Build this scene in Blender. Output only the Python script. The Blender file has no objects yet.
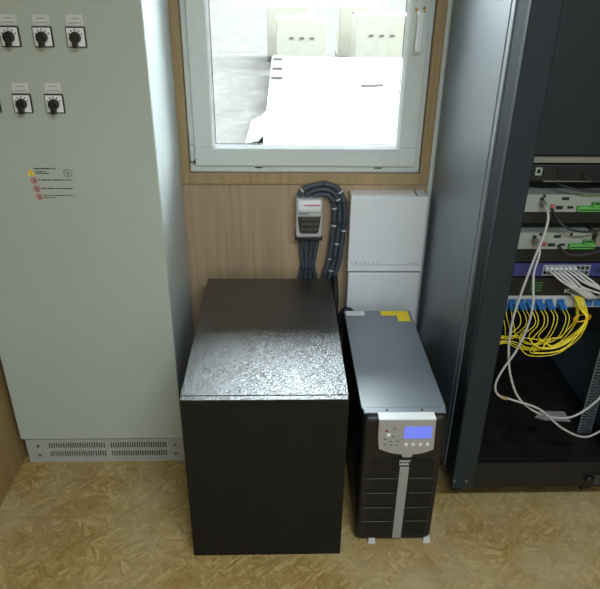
import bpy, bmesh, math, random
from mathutils import Vector, Matrix, noise
random.seed(7)
sc = bpy.context.scene
COL = sc.collection
PI = math.pi

# ------------------------------------------------------------------ mesh builder
class MB:
    """collects shapes in world coordinates; build() links them as ONE mesh object"""
    def __init__(s):
        s.v = []; s.f = []; s.m = []; s.sm = []
    def add(s, vs, fs, mi=0, smooth=False):
        o = len(s.v)
        s.v += [tuple(p) for p in vs]
        for f in fs:
            s.f.append([i + o for i in f]); s.m.append(mi); s.sm.append(smooth)
        return s
    def box(s, x0, x1, y0, y1, z0, z1, mi=0):
        vs = [(x, y, z) for z in (z0, z1) for y in (y0, y1) for x in (x0, x1)]
        fs = [(0, 2, 3, 1), (4, 5, 7, 6), (0, 1, 5, 4), (2, 6, 7, 3), (0, 4, 6, 2), (1, 3, 7, 5)]
        return s.add(vs, fs, mi)
    def obox(s, c, ax, ay, az, hx, hy, hz, mi=0):
        c = Vector(c); ax = Vector(ax).normalized(); ay = Vector(ay).normalized(); az = Vector(az).normalized()
        vs = [c + ax * hx * i + ay * hy * j + az * hz * k for k in (-1, 1) for j in (-1, 1) for i in (-1, 1)]
        fs = [(0, 2, 3, 1), (4, 5, 7, 6), (0, 1, 5, 4), (2, 6, 7, 3), (0, 4, 6, 2), (1, 3, 7, 5)]
        return s.add(vs, fs, mi)
    def prism(s, pts, y0, y1, mi=0):
        """outline (x,z) listed counter-clockwise seen from -y, extruded y0..y1"""
        n = len(pts)
        vs = [(x, y0, z) for x, z in pts] + [(x, y1, z) for x, z in pts]
        fs = [tuple(range(n)), tuple(range(2 * n - 1, n - 1, -1))]
        fs += [(i, i + n, (i + 1) % n + n, (i + 1) % n) for i in range(n)]
        return s.add(vs, fs, mi)
    def cyl(s, p, q, r, r2=None, n=20, mi=0, smooth=True, cap=True):
        p = Vector(p); q = Vector(q); r2 = r if r2 is None else r2
        d = (q - p).normalized(); a = d.orthogonal().normalized(); b = d.cross(a)
        vs = []
        for c, rr in ((p, r), (q, r2)):
            for i in range(n):
                t = 2 * PI * i / n
                vs.append(c + (a * math.cos(t) + b * math.sin(t)) * rr)
        o = len(s.v)
        s.add(vs, [(i, (i + 1) % n, (i + 1) % n + n, i + n) for i in range(n)], mi, smooth)
        if cap:
            s.f.append([o + i for i in range(n - 1, -1, -1)]); s.m.append(mi); s.sm.append(False)
            s.f.append([o + n + i for i in range(n)]); s.m.append(mi); s.sm.append(False)
        return s
    def tube(s, path, r, n=10, mi=0):
        """path: list of Vectors; r: number or function of index"""
        P = [Vector(p) for p in path]; o = len(s.v); prev = None; vs = []
        for i, p in enumerate(P):
            t = (P[min(i + 1, len(P) - 1)] - P[max(i - 1, 0)]).normalized()
            if prev is None: a = t.orthogonal().normalized()
            else:
                a = (prev - t * prev.dot(t))
                a = a.normalized() if a.length > 1e-6 else t.orthogonal().normalized()
            prev = a; b = t.cross(a); rr = r(i) if callable(r) else r
            vs += [p + (a * math.cos(2 * PI * k / n) + b * math.sin(2 * PI * k / n)) * rr for k in range(n)]
        fs = [(i * n + k, i * n + (k + 1) % n, (i + 1) * n + (k + 1) % n, (i + 1) * n + k) for i in range(len(P) - 1) for k in range(n)]
        s.add(vs, fs, mi, True)
        s.f.append([o + i for i in range(n - 1, -1, -1)]); s.m.append(mi); s.sm.append(False)
        e = o + (len(P) - 1) * n
        s.f.append([e + i for i in range(n)]); s.m.append(mi); s.sm.append(False)
        return s
    def build(s, name, mats, parent=None, org=None, bevel=0, seg=2):
        org = Vector(org) if org is not None else Vector((0, 0, 0))
        me = bpy.data.meshes.new(name)
        me.from_pydata([tuple(Vector(p) - org) for p in s.v], [], s.f)
        if not isinstance(mats, (list, tuple)): mats = [mats]
        for m in mats: me.materials.append(m)
        for p, mi, sm in zip(me.polygons, s.m, s.sm): p.material_index = mi; p.use_smooth = sm
        bm = bmesh.new(); bm.from_mesh(me); bmesh.ops.recalc_face_normals(bm, faces=bm.faces); bm.to_mesh(me); bm.free()
        o = bpy.data.objects.new(name, me); COL.objects.link(o)
        if parent: o.parent = parent
        if bevel:
            b = o.modifiers.new('bevel', 'BEVEL'); b.width = bevel; b.segments = seg; b.limit_method = 'ANGLE'; b.angle_limit = math.radians(40)
        return o

def spline(pts, step=0.01):
    P = [Vector(p) for p in pts]; P = [P[0] * 2 - P[1]] + P + [P[-1] * 2 - P[-2]]
    out = []
    for i in range(1, len(P) - 2):
        a, b, c, d = P[i - 1:i + 3]; n = max(2, int((c - b).length / step))
        for k in range(n):
            t = k / n
            out.append(0.5 * ((2 * b) + (c - a) * t + (2 * a - 5 * b + 4 * c - d) * t * t + (3 * b - a - 3 * c + d) * t ** 3))
    out.append(P[-2]); return out

def rrect(x0, x1, z0, z1, r, n=5):
    pts = []
    for cx, cz, a0 in ((x1 - r, z0 + r, -PI / 2), (x1 - r, z1 - r, 0), (x0 + r, z1 - r, PI / 2), (x0 + r, z0 + r, PI)):
        for k in range(n + 1):
            a = a0 + PI / 2 * k / n; pts.append((cx + r * math.cos(a), cz + r * math.sin(a)))
    return pts

class Thing:
    def __init__(s, name, label, cat, loc, group=None):
        s.o = bpy.data.objects.new(name, None); COL.objects.link(s.o); s.org = Vector(loc); s.o.location = s.org
        s.o.empty_display_size = 0.05
        s.o['label'] = label; s.o['category'] = cat
        if group: s.o['group'] = group
    def part(s, name, mb, mats, parent=None, label=None, **k):
        o = mb.build(name, mats, parent or s.o, s.org, **k)
        if label: o['label'] = label
        return o

def single(name, mb, mats, label, cat, loc, group=None, **k):
    o = mb.build(name, mats, None, loc, **k); o.location = loc
    o['label'] = label; o['category'] = cat
    if group: o['group'] = group
    return o

def struct(name, mb, mats, **k):
    o = mb.build(name, mats, **k); o['kind'] = 'structure'; return o

def text_mb(body, x, z, y, size, mb=None, mi=0, align='LEFT'):
    """flat lettering facing -y"""
    cu = bpy.data.curves.new('t', 'FONT'); cu.body = body; cu.size = size; cu.align_x = align; cu.resolution_u = 2
    ob = bpy.data.objects.new('t', cu); COL.objects.link(ob)
    me = bpy.data.meshes.new_from_object(ob.evaluated_get(bpy.context.evaluated_depsgraph_get()))
    mb = mb or MB()
    mb.add([(x + v.co.x, y, z + v.co.y) for v in me.vertices], [tuple(p.vertices) for p in me.polygons], mi)
    bpy.data.objects.remove(ob); bpy.data.curves.remove(cu); bpy.data.meshes.remove(me)
    return mb

# ------------------------------------------------------------------ materials
def lin(c):
    f = lambda u: u / 12.92 if u <= 0.04045 else ((u + 0.055) / 1.055) ** 2.4
    return (f(c[0] / 255), f(c[1] / 255), f(c[2] / 255), 1)

class NT:
    def __init__(s, name):
        s.mat = bpy.data.materials.new(name); s.mat.use_nodes = True; s.t = s.mat.node_tree
        s.b = s.t.nodes['Principled BSDF']
    def n(s, typ, **k):
        nd = s.t.nodes.new(typ)
        for a, b in k.items():
            if a.startswith('i_'): nd.inputs[a[2:].replace('_', ' ')].default_value = b
            else: setattr(nd, a, b)
        return nd
    def l(s, a, b): s.t.links.new(a, b)
    def coords(s, scale=(1, 1, 1), rot=(0, 0, 0), src='Object', vec=None):
        if vec is None:
            tc = s.n('ShaderNodeTexCoord'); vec = tc.outputs[src]
        mp = s.n('ShaderNodeMapping'); mp.inputs['Scale'].default_value = scale; mp.inputs['Rotation'].default_value = rot
        s.l(vec, mp.inputs['Vector']); return mp.outputs['Vector']
    def ramp(s, fac, stops):
        r = s.n('ShaderNodeValToRGB'); e = r.color_ramp.elements
        while len(e) < len(stops): e.new(0.5)
        for el, (p, c) in zip(e, stops): el.position = p; el.color = c if len(c) == 4 else (*c, 1)
        s.l(fac, r.inputs['Fac']); return r.outputs['Color']
    def mix(s, fac, a, b, mode='MIX'):
        m = s.n('ShaderNodeMix', data_type='RGBA', blend_type=mode)
        for sock, val in ((m.inputs[0], fac), (m.inputs[6], a), (m.inputs[7], b)):
            if hasattr(val, 'is_output'): s.l(val, sock)
            else: sock.default_value = val
        return m.outputs[2]

def pm(name, rgb, rough=0.5, metal=0.0, var=0.06, vs=40, bump=0.0, bs=400, spec=0.5, emit=None, es=0, coat=0, ior=1.5):
    """painted / plastic / metal surface with slight procedural unevenness"""
    k = NT(name); c = lin(rgb)
    nz = k.n('ShaderNodeTexNoise'); nz.inputs['Scale'].default_value = vs; nz.inputs['Detail'].default_value = 3
    k.l(k.coords(), nz.inputs['Vector'])
    lo = tuple(x * (1 - var) for x in c[:3]); hi = tuple(min(1, x * (1 + var)) for x in c[:3])
    k.l(k.ramp(nz.outputs['Fac'], [(0.3, lo), (0.7, hi)]), k.b.inputs['Base Color'])
    k.b.inputs['Roughness'].default_value = rough; k.b.inputs['Metallic'].default_value = metal
    k.b.inputs['Specular IOR Level'].default_value = spec; k.b.inputs['Coat Weight'].default_value = coat
    k.b.inputs['IOR'].default_value = ior
    if bump:
        n2 = k.n('ShaderNodeTexNoise'); n2.inputs['Scale'].default_value = bs; n2.inputs['Detail'].default_value = 2
        k.l(k.coords(), n2.inputs['Vector'])
        bp = k.n('ShaderNodeBump'); bp.inputs['Strength'].default_value = bump; bp.inputs['Distance'].default_value = 0.002
        k.l(n2.outputs['Fac'], bp.inputs['Height']); k.l(bp.outputs['Normal'], k.b.inputs['Normal'])
    if emit:
        k.b.inputs['Emission Color'].default_value = lin(emit); k.b.inputs['Emission Strength'].default_value = es
    return k.mat

def osb():
    k = NT('osb_board'); tc = k.n('ShaderNodeTexCoord'); v0 = tc.outputs['Object']
    dn = k.n('ShaderNodeTexNoise'); dn.inputs['Scale'].default_value = 6
    k.l(v0, dn.inputs['Vector'])
    wv = k.n('ShaderNodeVectorMath', operation='MULTIPLY_ADD'); k.l(dn.outputs['Color'], wv.inputs[0])
    wv.inputs[1].default_value = (0.03, 0.03, 0); k.l(v0, wv.inputs[2])
    cols = []
    for i, a in enumerate((0.15, 1.1, -0.75)):
        vo = k.n('ShaderNodeTexVoronoi'); vo.inputs['Scale'].default_value = 1
        k.l(k.coords((15 + 4 * i, 84 + 14 * i, 1), vec=k.coords((1, 1, 1), (0, 0, a), vec=wv.outputs[0])), vo.inputs['Vector'])
        sp = k.n('ShaderNodeSeparateColor'); k.l(vo.outputs['Color'], sp.inputs[0]); cols.append(sp)
    sel = k.n('ShaderNodeTexNoise'); sel.inputs['Scale'].default_value = 20; sel.inputs['Detail'].default_value = 1
    k.l(v0, sel.inputs['Vector'])
    ss = k.n('ShaderNodeSeparateColor'); k.l(sel.outputs['Color'], ss.inputs[0])
    def thr(o, t, w=0.02):
        m = k.n('ShaderNodeMapRange'); m.inputs['From Min'].default_value = t - w; m.inputs['From Max'].default_value = t + w
        k.l(o, m.inputs['Value']); return m.outputs[0]
    stops = [(0.0, lin((158, 130, 72))), (0.35, lin((176, 149, 87))), (0.75, lin((183, 157, 95))), (1.0, lin((204, 179, 120)))]
    A = k.ramp(cols[0].outputs[0], stops); B = k.ramp(cols[1].outputs[1], stops); C_ = k.ramp(cols[2].outputs[2], stops)
    c = k.mix(thr(ss.outputs[0], 0.5), A, B); c = k.mix(thr(ss.outputs[1], 0.52), c, C_)
    gr = k.n('ShaderNodeTexNoise'); gr.inputs['Scale'].default_value = 90; gr.inputs['Detail'].default_value = 4
    k.l(v0, gr.inputs['Vector'])
    c = k.mix(0.35, c, k.ramp(gr.outputs['Fac'], [(0.35, (0.25, 0.23, 0.2)), (0.6, (0.85, 0.85, 0.85))]), 'MULTIPLY')
    # trodden dusty patches
    du = k.n('ShaderNodeTexNoise'); du.inputs['Scale'].default_value = 2.6; du.inputs['Detail'].default_value = 4; du.inputs['Roughness'].default_value = 0.6
    k.l(v0, du.inputs['Vector'])
    m = k.n('ShaderNodeMapRange'); m.inputs['From Min'].default_value = 0.42; m.inputs['From Max'].default_value = 0.72; m.inputs['To Max'].default_value = 0.75
    k.l(du.outputs['Fac'], m.inputs['Value'])
    c = k.mix(m.outputs[0], c, lin((188, 175, 138)))
    st = k.n('ShaderNodeTexNoise'); st.inputs['Scale'].default_value = 3.4; st.inputs['Detail'].default_value = 5; st.inputs['Roughness'].default_value = 0.65
    k.l(k.coords((1, 1.3, 1), (0, 0, .8), vec=v0), st.inputs['Vector'])
    m3 = k.n('ShaderNodeMapRange'); m3.inputs['From Min'].default_value = 0.5; m3.inputs['From Max'].default_value = 0.72; m3.inputs['To Max'].default_value = 0.55
    k.l(st.outputs['Fac'], m3.inputs['Value'])
    c = k.mix(m3.outputs[0], c, lin((146, 112, 58)))
    # dark scuffs
    sk = k.n('ShaderNodeTexNoise'); sk.inputs['Scale'].default_value = 9; sk.inputs['Detail'].default_value = 5
    k.l(k.coords((1.0, 1.7, 1), (0, 0, 0.5), vec=v0), sk.inputs['Vector'])
    m2 = k.n('ShaderNodeMapRange'); m2.inputs['From Min'].default_value = 0.62; m2.inputs['From Max'].default_value = 0.75; m2.inputs['To Max'].default_value = 0.4
    k.l(sk.outputs['Fac'], m2.inputs['Value'])
    c = k.mix(m2.outputs[0], c, lin((112, 92, 56)))
    k.l(c, k.b.inputs['Base Color']); k.b.inputs['Roughness'].default_value = 0.55
    bp = k.n('ShaderNodeBump'); bp.inputs['Strength'].default_value = 0.25; bp.inputs['Distance'].default_value = 0.002
    k.l(cols[0].outputs[1], bp.inputs['Height']); k.l(bp.outputs['Normal'], k.b.inputs['Normal'])
    return k.mat

def wood(name, base, alt, board=0.105, axis='x', rough=0.5):
    """light oak laminate, grain up the wall, in narrow staves"""
    k = NT(name); tc = k.n('ShaderNodeTexCoord'); v0 = tc.outputs['Object']
    sp = k.n('ShaderNodeSeparateXYZ'); k.l(v0, sp.inputs[0])
    ax = {'x': 0, 'y': 1, 'z': 2}[axis]
    dv = k.n('ShaderNodeMath', operation='DIVIDE'); k.l(sp.outputs[ax], dv.inputs[0]); dv.inputs[1].default_value = board
    fl = k.n('ShaderNodeMath', operation='FLOOR'); k.l(dv.outputs[0], fl.inputs[0])
    wn = k.n('ShaderNodeTexWhiteNoise', noise_dimensions='1D'); k.l(fl.outputs[0], wn.inputs['W'])
    c = k.ramp(wn.outputs['Value'], [(0, lin(base)), (1, lin(alt))])
    sc_ = {'x': (60, 60, 2.2), 'y': (60, 60, 2.2), 'z': (2.2, 60, 60)}[axis]
    off = k.n('ShaderNodeVectorMath', operation='ADD'); k.l(v0, off.inputs[0])
    cb = k.n('ShaderNodeCombineXYZ'); k.l(wn.outputs['Value'], cb.inputs[2]); k.l(cb.outputs[0], off.inputs[1])
    g = k.n('ShaderNodeTexNoise'); g.inputs['Scale'].default_value = 1; g.inputs['Detail'].default_value = 5; g.inputs['Distortion'].default_value = 0.6
    k.l(k.coords(sc_, vec=off.outputs[0]), g.inputs['Vector'])
    c = k.mix(0.5, c, k.ramp(g.outputs['Fac'], [(0.3, (0.62, 0.58, 0.54)), (0.65, (1, 1, 1))]), 'MULTIPLY')
    k.l(c, k.b.inputs['Base Color']); k.b.inputs['Roughness'].default_value = rough
    return k.mat

def ground_mat():
    k = NT('dusty_ground'); n1 = k.n('ShaderNodeTexNoise'); n1.inputs['Scale'].default_value = 1.0; n1.inputs['Detail'].default_value = 12; n1.inputs['Roughness'].default_value = 0.75
    k.l(k.coords((2.2, 1.6, 1)), n1.inputs['Vector'])
    n2 = k.n('ShaderNodeTexNoise'); n2.inputs['Scale'].default_value = 14; n2.inputs['Detail'].default_value = 6
    k.l(k.coords(), n2.inputs['Vector'])
    a = k.ramp(n1.outputs['Fac'], [(0.35, lin((70, 68, 66))), (0.55, lin((79, 76, 73))), (0.72, lin((98, 95, 91)))])
    b = k.mix(0.6, a, k.ramp(n2.outputs['Fac'], [(0.3, (0.6, 0.62, 0.6)), (0.7, (1, 1, 1))]), 'MULTIPLY')
    k.l(b, k.b.inputs['Base Color']); k.b.inputs['Roughness'].default_value = 0.95; k.b.inputs['Specular IOR Level'].default_value = 0.0
    return k.mat

def glass_mat():
    k = NT('window_glass'); t = k.t
    tr = k.n('ShaderNodeBsdfTransparent'); tr.inputs['Color'].default_value = (0.95, 0.97, 0.96, 1)
    gl = k.n('ShaderNodeBsdfGlossy'); gl.inputs['Roughness'].default_value = 0.02
    fr = k.n('ShaderNodeFresnel'); fr.inputs['IOR'].default_value = 1.45
    mx = k.n('ShaderNodeMixShader'); k.l(fr.outputs[0], mx.inputs[0]); k.l(tr.outputs[0], mx.inputs[1]); k.l(gl.outputs[0], mx.inputs[2])
    k.l(mx.outputs[0], t.nodes['Material Output'].inputs['Surface']); t.nodes.remove(k.b)
    return k.mat

M = dict(
    osb=osb(),
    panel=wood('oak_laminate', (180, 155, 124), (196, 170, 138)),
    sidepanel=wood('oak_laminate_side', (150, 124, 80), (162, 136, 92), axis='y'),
    casing=wood('oak_casing', (172, 148, 106), (180, 156, 114), board=3.0),
    plaster=pm('white_plaster', (205, 203, 196), 0.8, var=0.03, vs=6, bump=0.1, bs=120),
    upvc=pm('white_window_plastic', (218, 226, 222), 0.35, var=0.02),
    bead=pm('glazing_bead_plastic', (240, 242, 242), 0.3, var=0.01),
    gasket=pm('black_gasket_rubber', (34, 34, 34), 0.7),
    glass=glass_mat(),
    brass=pm('brass_screw', (178, 138, 70), 0.35, 0.9),
    grey=pm('light_grey_powder_coat', (176, 186, 175), 0.55, var=0.03, vs=3, bump=0.06, bs=900),
    greylit=pm('window_lit_side_coat', (197, 205, 203), 0.5, var=0.03, vs=3, bump=0.06, bs=900),  # door paint made lighter, with the window light put into the colour
    greydark=pm('plinth_grey_paint', (168, 171, 164), 0.55, var=0.05, vs=20),
    scuff=pm('chipped_paint_mark', (226, 226, 222), 0.7),
    slot=pm('dark_vent_gap', (22, 22, 22), 0.9),
    steel=pm('zinc_screw', (150, 150, 148), 0.35, 0.9),
    blackplastic=pm('black_plastic', (24, 25, 26), 0.42, var=0.1),
    whiteplate=pm('satin_aluminium_plate', (240, 241, 240), 0.4, 0.1, var=0.03),
    labelgrey=pm('engraved_grey_label', (208, 210, 206), 0.5, var=0.03),
    ink=pm('dark_print', (60, 60, 58), 0.7), inkgrey=pm('grey_print', (110, 122, 116), 0.7),
    yellow=pm('yellow_sticker', (252, 222, 24), 0.5, var=0.04), red=pm('red_print', (190, 60, 62), 0.6),
    white=pm('white_sticker', (232, 234, 234), 0.5, var=0.03),
    boxblack=pm('black_sheet_metal', (15, 16, 15), 0.55, var=0.15, vs=8, bump=0.05, bs=700, spec=0.3),
    upsgrey=pm('anthracite_powder_coat', (102, 113, 122), 0.36, var=0.05, vs=300, bump=0.12, bs=1200, spec=0.7, ior=2.0),
    upsblack=pm('black_bezel_plastic', (17, 18, 19), 0.45, var=0.12, vs=60),
    ribgrey=pm('dark_grey_rib', (52, 54, 56), 0.4),
    silver=pm('silver_paint', (168, 170, 172), 0.36, 0.35, var=0.02),
    strip=pm('grey_trim_plastic', (150, 152, 152), 0.4, 0.2, var=0.03),
    lcd=pm('lit_blue_lcd', (70, 80, 140), 0.3, emit=(116, 134, 250), es=0.75, var=0.03),
    button=pm('pale_button', (222, 220, 212), 0.4),
    ledred=pm('red_indicator', (150, 40, 44), 0.4),
    pad=pm('light_grey_foot', (190, 192, 194), 0.5),
    encl=pm('white_enclosure_paint', (236, 240, 243), 0.42, var=0.02, vs=10),
    encl2=pm('offwhite_enclosure_paint', (232, 236, 238), 0.5, var=0.04, vs=14),
    dustwhite=pm('dusty_white_top', (246, 246, 244), 0.3, var=0.08, vs=60),
    isolator=pm('grey_breaker_plastic', (190, 190, 186), 0.45, var=0.03),
    smoke=pm('smoked_window_plastic', (44, 42, 38), 0.25, var=0.2, vs=120),
    conduit=pm('slate_conduit_plastic', (70, 78, 89), 0.5, var=0.1, vs=80),
    conduitblack=pm('black_conduit_plastic', (28, 30, 33), 0.55, var=0.1),
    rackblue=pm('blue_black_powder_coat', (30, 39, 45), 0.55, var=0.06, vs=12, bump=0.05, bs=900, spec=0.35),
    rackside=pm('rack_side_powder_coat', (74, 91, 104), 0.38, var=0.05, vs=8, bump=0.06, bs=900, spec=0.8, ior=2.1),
    rackdark=pm('rack_dark_coat', (16, 18, 19), 0.5, var=0.1, vs=20),
    case=pm('dark_blue_case_paint', (8, 23, 31), 0.55, var=0.06),
    device=pm('pale_device_paint', (140, 146, 136), 0.5, var=0.04),
    green=pm('green_terminal_plastic', (82, 158, 72), 0.4, var=0.1),
    redplug=pm('dull_red_connector', (150, 84, 78), 0.5),
    switchblue=pm('violet_blue_paint', (52, 57, 112), 0.45, var=0.06),
    ledgreen=pm('green_lamp', (40, 90, 50), 0.4, emit=(70, 190, 90), es=0.12),
    patch=pm('patch_panel_grey', (170, 172, 170), 0.5, var=0.05),
    fibreplug=pm('blue_connector_plastic', (38, 98, 156), 0.4, var=0.1),
    fibre=pm('yellow_fibre_jacket', (226, 206, 40), 0.45, var=0.08),
    ethernet=pm('pale_grey_jacket', (184, 184, 182), 0.45, var=0.04),
    lead=pm('light_grey_jacket', (172, 172, 172), 0.45, var=0.04),
    beige=pm('beige_shelf_paint', (122, 120, 108), 0.5),
    paper=pm('paper', (150, 150, 146), 0.8, var=0.05),
    ground=ground_mat(),
    carton=pm('cream_carton', (138, 134, 121), 0.85, var=0.04, vs=4),
    board=pm('white_board', (94, 95, 95), 0.75, var=0.02, vs=3),
    sheet=pm('white_plastic_sheet', (112, 111, 106), 0.6, var=0.03, vs=5),
    timber=pm('weathered_timber', (74, 69, 64), 0.85, var=0.1),
)

def textured_top():
    """glossy black hammered paint on the lid of the black cabinet"""
    k = NT('hammered_black_paint'); k.b.inputs['Base Color'].default_value = lin((28, 28, 29))
    k.b.inputs['Roughness'].default_value = 0.22; k.b.inputs['Specular IOR Level'].default_value = 0.9
    k.b.inputs['IOR'].default_value = 1.75
    v = k.n('ShaderNodeTexVoronoi'); v.inputs['Scale'].default_value = 205
    k.l(k.coords(), v.inputs['Vector'])
    n2 = k.n('ShaderNodeTexNoise'); n2.inputs['Scale'].default_value = 185; n2.inputs['Detail'].default_value = 3
    k.l(k.coords(), n2.inputs['Vector'])
    ad = k.n('ShaderNodeMath', operation='ADD'); k.l(v.outputs['Distance'], ad.inputs[0]); k.l(n2.outputs['Fac'], ad.inputs[1])
    bp = k.n('ShaderNodeBump'); bp.inputs['Strength'].default_value = 0.8; bp.inputs['Distance'].default_value = 0.0014
    k.l(ad.outputs[0], bp.inputs['Height']); k.l(bp.outputs['Normal'], k.b.inputs['Normal'])
    return k.mat
M['boxtop'] = textured_top()

# ------------------------------------------------------------------ setting
XL, XR, YR, ZC = -0.973, 1.35, -3.7, 2.5
struct('floor', MB().box(XL - .1, XR + .1, YR - .1, 0.12, -0.05, 0), M['osb'])
struct('ceiling', MB().box(XL - .1, XR + .1, YR - .1, 0.15, ZC, ZC + .1), M['plaster'])
OX0, OX1, OZ0, OZ1 = -0.340, 0.516, 0.982, 2.14
wb = MB().box(XL - .1, OX0, 0, .12, 0, ZC).box(OX1, XR + .1, 0, .12, 0, ZC).box(OX0, OX1, 0, .12, 0, OZ0).box(OX0, OX1, 0, .12, OZ1, ZC)
struct('wall_back', wb, M['panel'])
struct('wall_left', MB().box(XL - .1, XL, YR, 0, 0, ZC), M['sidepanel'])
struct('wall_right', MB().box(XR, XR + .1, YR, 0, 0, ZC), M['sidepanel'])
RX0, RX1, RZ0, RZ1 = -0.55, 0.95, 0.9, 2.1  # unseen rear window opening, added to let in fill daylight
wr = MB().box(XL - .1, RX0, YR - .12, YR, 0, ZC).box(RX1, XR + .1, YR - .12, YR, 0, ZC).box(RX0, RX1, YR - .12, YR, 0, RZ0).box(RX0, RX1, YR - .12, YR, RZ1, ZC)
struct('wall_rear', wr, M['panel'])
w2 = struct('fill_window', MB().box(RX0, RX1, YR - .09, YR - .03, RZ0, RZ0 + .06).box(RX0, RX1, YR - .09, YR - .03, RZ1 - .06, RZ1)
       .box(RX0, RX0 + .06, YR - .09, YR - .03, RZ0 + .06, RZ1 - .06).box(RX1 - .06, RX1, YR - .09, YR - .03, RZ0 + .06, RZ1 - .06)
       .box(.1, .16, YR - .09, YR - .03, RZ0 + .06, RZ1 - .06), M['upvc'], bevel=.004)
MB().box(RX0 + .05, RX1 - .05, YR - .065, YR - .06, RZ0 + .05, RZ1 - .05).build('pane', M['glass'], w2)

# oak casing round the window
cs = MB().box(-.385, OX0 + .002, -.014, 0, .945, 2.19).box(OX1 - .002, .548, -.014, 0, .945, 2.19)
cs.box(OX0 + .002, OX1 - .002, -.014, 0, .945, OZ0 + .003).box(OX0 + .002, OX1 - .002, -.014, 0, OZ1 - .003, 2.19)
struct('trim_1', cs, M['casing'], bevel=.002)
# narrow white cover strip in the corner right of the window
struct('trim_2', MB().box(.549, .570, -.012, 0, .0, ZC), M['upvc'], bevel=.002)

# window_1: fixed frame, opening sash, bead, pane, hinge, handle
FY = 0.012
fr = MB()
def ring(mb, x0, x1, z0, z1, w, y0, y1, mi=0):
    mb.box(x0, x1, y0, y1, z0, z0 + w, mi).box(x0, x1, y0, y1, z1 - w, z1, mi).box(x0, x0 + w, y0, y1, z0 + w, z1 - w, mi).box(x1 - w, x1, y0, y1, z0 + w, z1 - w, mi)
ring(fr, OX0 + .003, OX1 - .003, OZ0 + .003, OZ1 - .003, .05, FY, .075)
win = struct('window_1', fr, M['upvc'], bevel=.003)
sash = MB(); ring(sash, -.316, .494, 1.012, 2.105, .067, -.008, .0115)
MB_s = sash.build('sash', M['upvc'], win, bevel=.004)
bd = MB(); bo = [(-.2525, 1.0755), (.4305, 1.0755), (.4305, 2.0415), (-.2525, 2.0415)]; bi = [(-.2415, 1.0865), (.4195, 1.0865), (.4195, 2.0305), (-.2415, 2.0305)]
bd.add([(x, -.0095, z) for x, z in bo] + [(x, .013, z) for x, z in bi] + [(x, .013, z) for x, z in bo],
       [(i, (i + 1) % 4, (i + 1) % 4 + 4, i + 4) for i in range(4)] + [(i + 4, (i + 1) % 4 + 4, (i + 1) % 4 + 8, i + 8) for i in range(4)] + [(i + 8, (i + 1) % 4 + 8, (i + 1) % 4, i) for i in range(4)])
bd.build('glazing_bead', M['bead'], MB_s)
gk = MB(); ring(gk, -.2415, .4195, 1.0865, 2.0305, .003, .0190, .0215); gk.build('gasket', M['gasket'], MB_s)
MB().box(-.245, .423, .014, .018, 1.083, 2.034).build('pane', M['glass'], MB_s)
hg = MB().box(-.334, -.318, -.006, .012, 1.035, 1.085).cyl((-.326, -.006, 1.03), (-.326, -.006, 1.09), .006)
hg.build('hinge', M['upvc'], win, bevel=.001)
MB().box(-.333, -.319, -.003, .012, 1.024, 1.034).cyl((-.318, -.004, 1.02), (-.318, -.004, 1.036), .003).build('hinge_pin', M['blackplastic'], win)
hd = MB().prism(rrect(.440, .474, 1.50, 1.575, .012), -.020, -.008)
hd = hd.build('handle_plate', M['upvc'], win, bevel=.003)
lv = MB().cyl((.457, -.02, 1.535), (.457, -.048, 1.535), .011)
lv.obox((.457, -.050, 1.478), (1, 0, 0), (0, 1, 0), (.02, 0, 1), .010, .007, .062)
lv = lv.build('handle_lever', M['bead'], hd, bevel=.005, seg=3)
for dx, dz in ((-.0125, .004), (.0135, -.002), (.0135, .009)): MB().cyl((.457 + dx, -.019, 1.540 + dz), (.457 + dx, -.030, 1.540 + dz), .0045, n=10).build('handle_screw', M['brass'], hd)
# drain slots in the lower frame member
for x in (-.10, .345): MB().box(x, x + .028, FY - .0008, FY + .002, .999, 1.003).build('drain_slot', M['slot'], win)

# ------------------------------------------------------------------ left control cabinet
cab = Thing('control_cabinet', 'tall light grey steel control cabinet with rotary switches on its door', 'cabinet', (-.66, -.25, 0))
X0, X1, Y0 = -.954, -.3646, -.466
cab.part('body', MB().box(X0 + .004, X1 - .004, -.436, -.016, .1185, 2.06).box(X0 + .02, X1 - .018, -.458, -.434, .135, 2.04), M['greylit'], bevel=.003)
door = cab.part('door', MB().box(X0, X1, Y0, Y0 + .009, .124, 2.06), M['grey'], bevel=.003, seg=3)
for y, z, h in ((-.40, 1.19, .012), (-.385, 1.185, .006), (-.41, 1.012, .018), (-.403, .99, .008), (-.42, .555, .01), (-.3, 1.21, .007)):
    cab.part('paint_chip', MB().box(X1 - .0042, X1 - .0034, y, y + .006, z, z + h), M['scuff'])
# plinth with four fields of upright slots
PY = -.448
pl = MB(); px0, px1 = X0 + .006, X1
zs = ((.0265, .052), (.066, .0915)); xs = ((-.866, -.656), (-.638, -.429)); ns = 24
pl.box(px0, px1, PY, PY + .003, .0, zs[0][0]).box(px0, px1, PY, PY + .003, zs[0][1], zs[1][0]).box(px0, px1, PY, PY + .003, zs[1][1], .118)
for z0, z1 in zs:
    pl.box(px0, xs[0][0], PY, PY + .003, z0, z1).box(xs[0][1], xs[1][0], PY, PY + .003, z0, z1).box(xs[1][1], px1, PY, PY + .003, z0, z1)
    for a, b in xs:
        w = (b - a) / ns
        for i in range(ns):
            pl.box(a + i * w + w * .5, a + (i + 1) * w, PY, PY + .003, z0, z1)
pl.box(px0, px0 + .003, PY + .003, -.03, 0, .118).box(px1 - .003, px1, PY + .003, -.03, 0, .118)
plo = cab.part('plinth', pl, M['greydark'])
cab.part('vent_backing', MB().box(px0 + .01, px1 - .01, PY + .008, PY + .012, .004, .114), M['slot'], plo)
for x in (-.905, -.400):
    for z in (.034, .078): cab.part('plinth_screw', MB().cyl((x, PY - .003, z), (x, PY, z), .006, n=12), M['steel'], plo)

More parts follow.
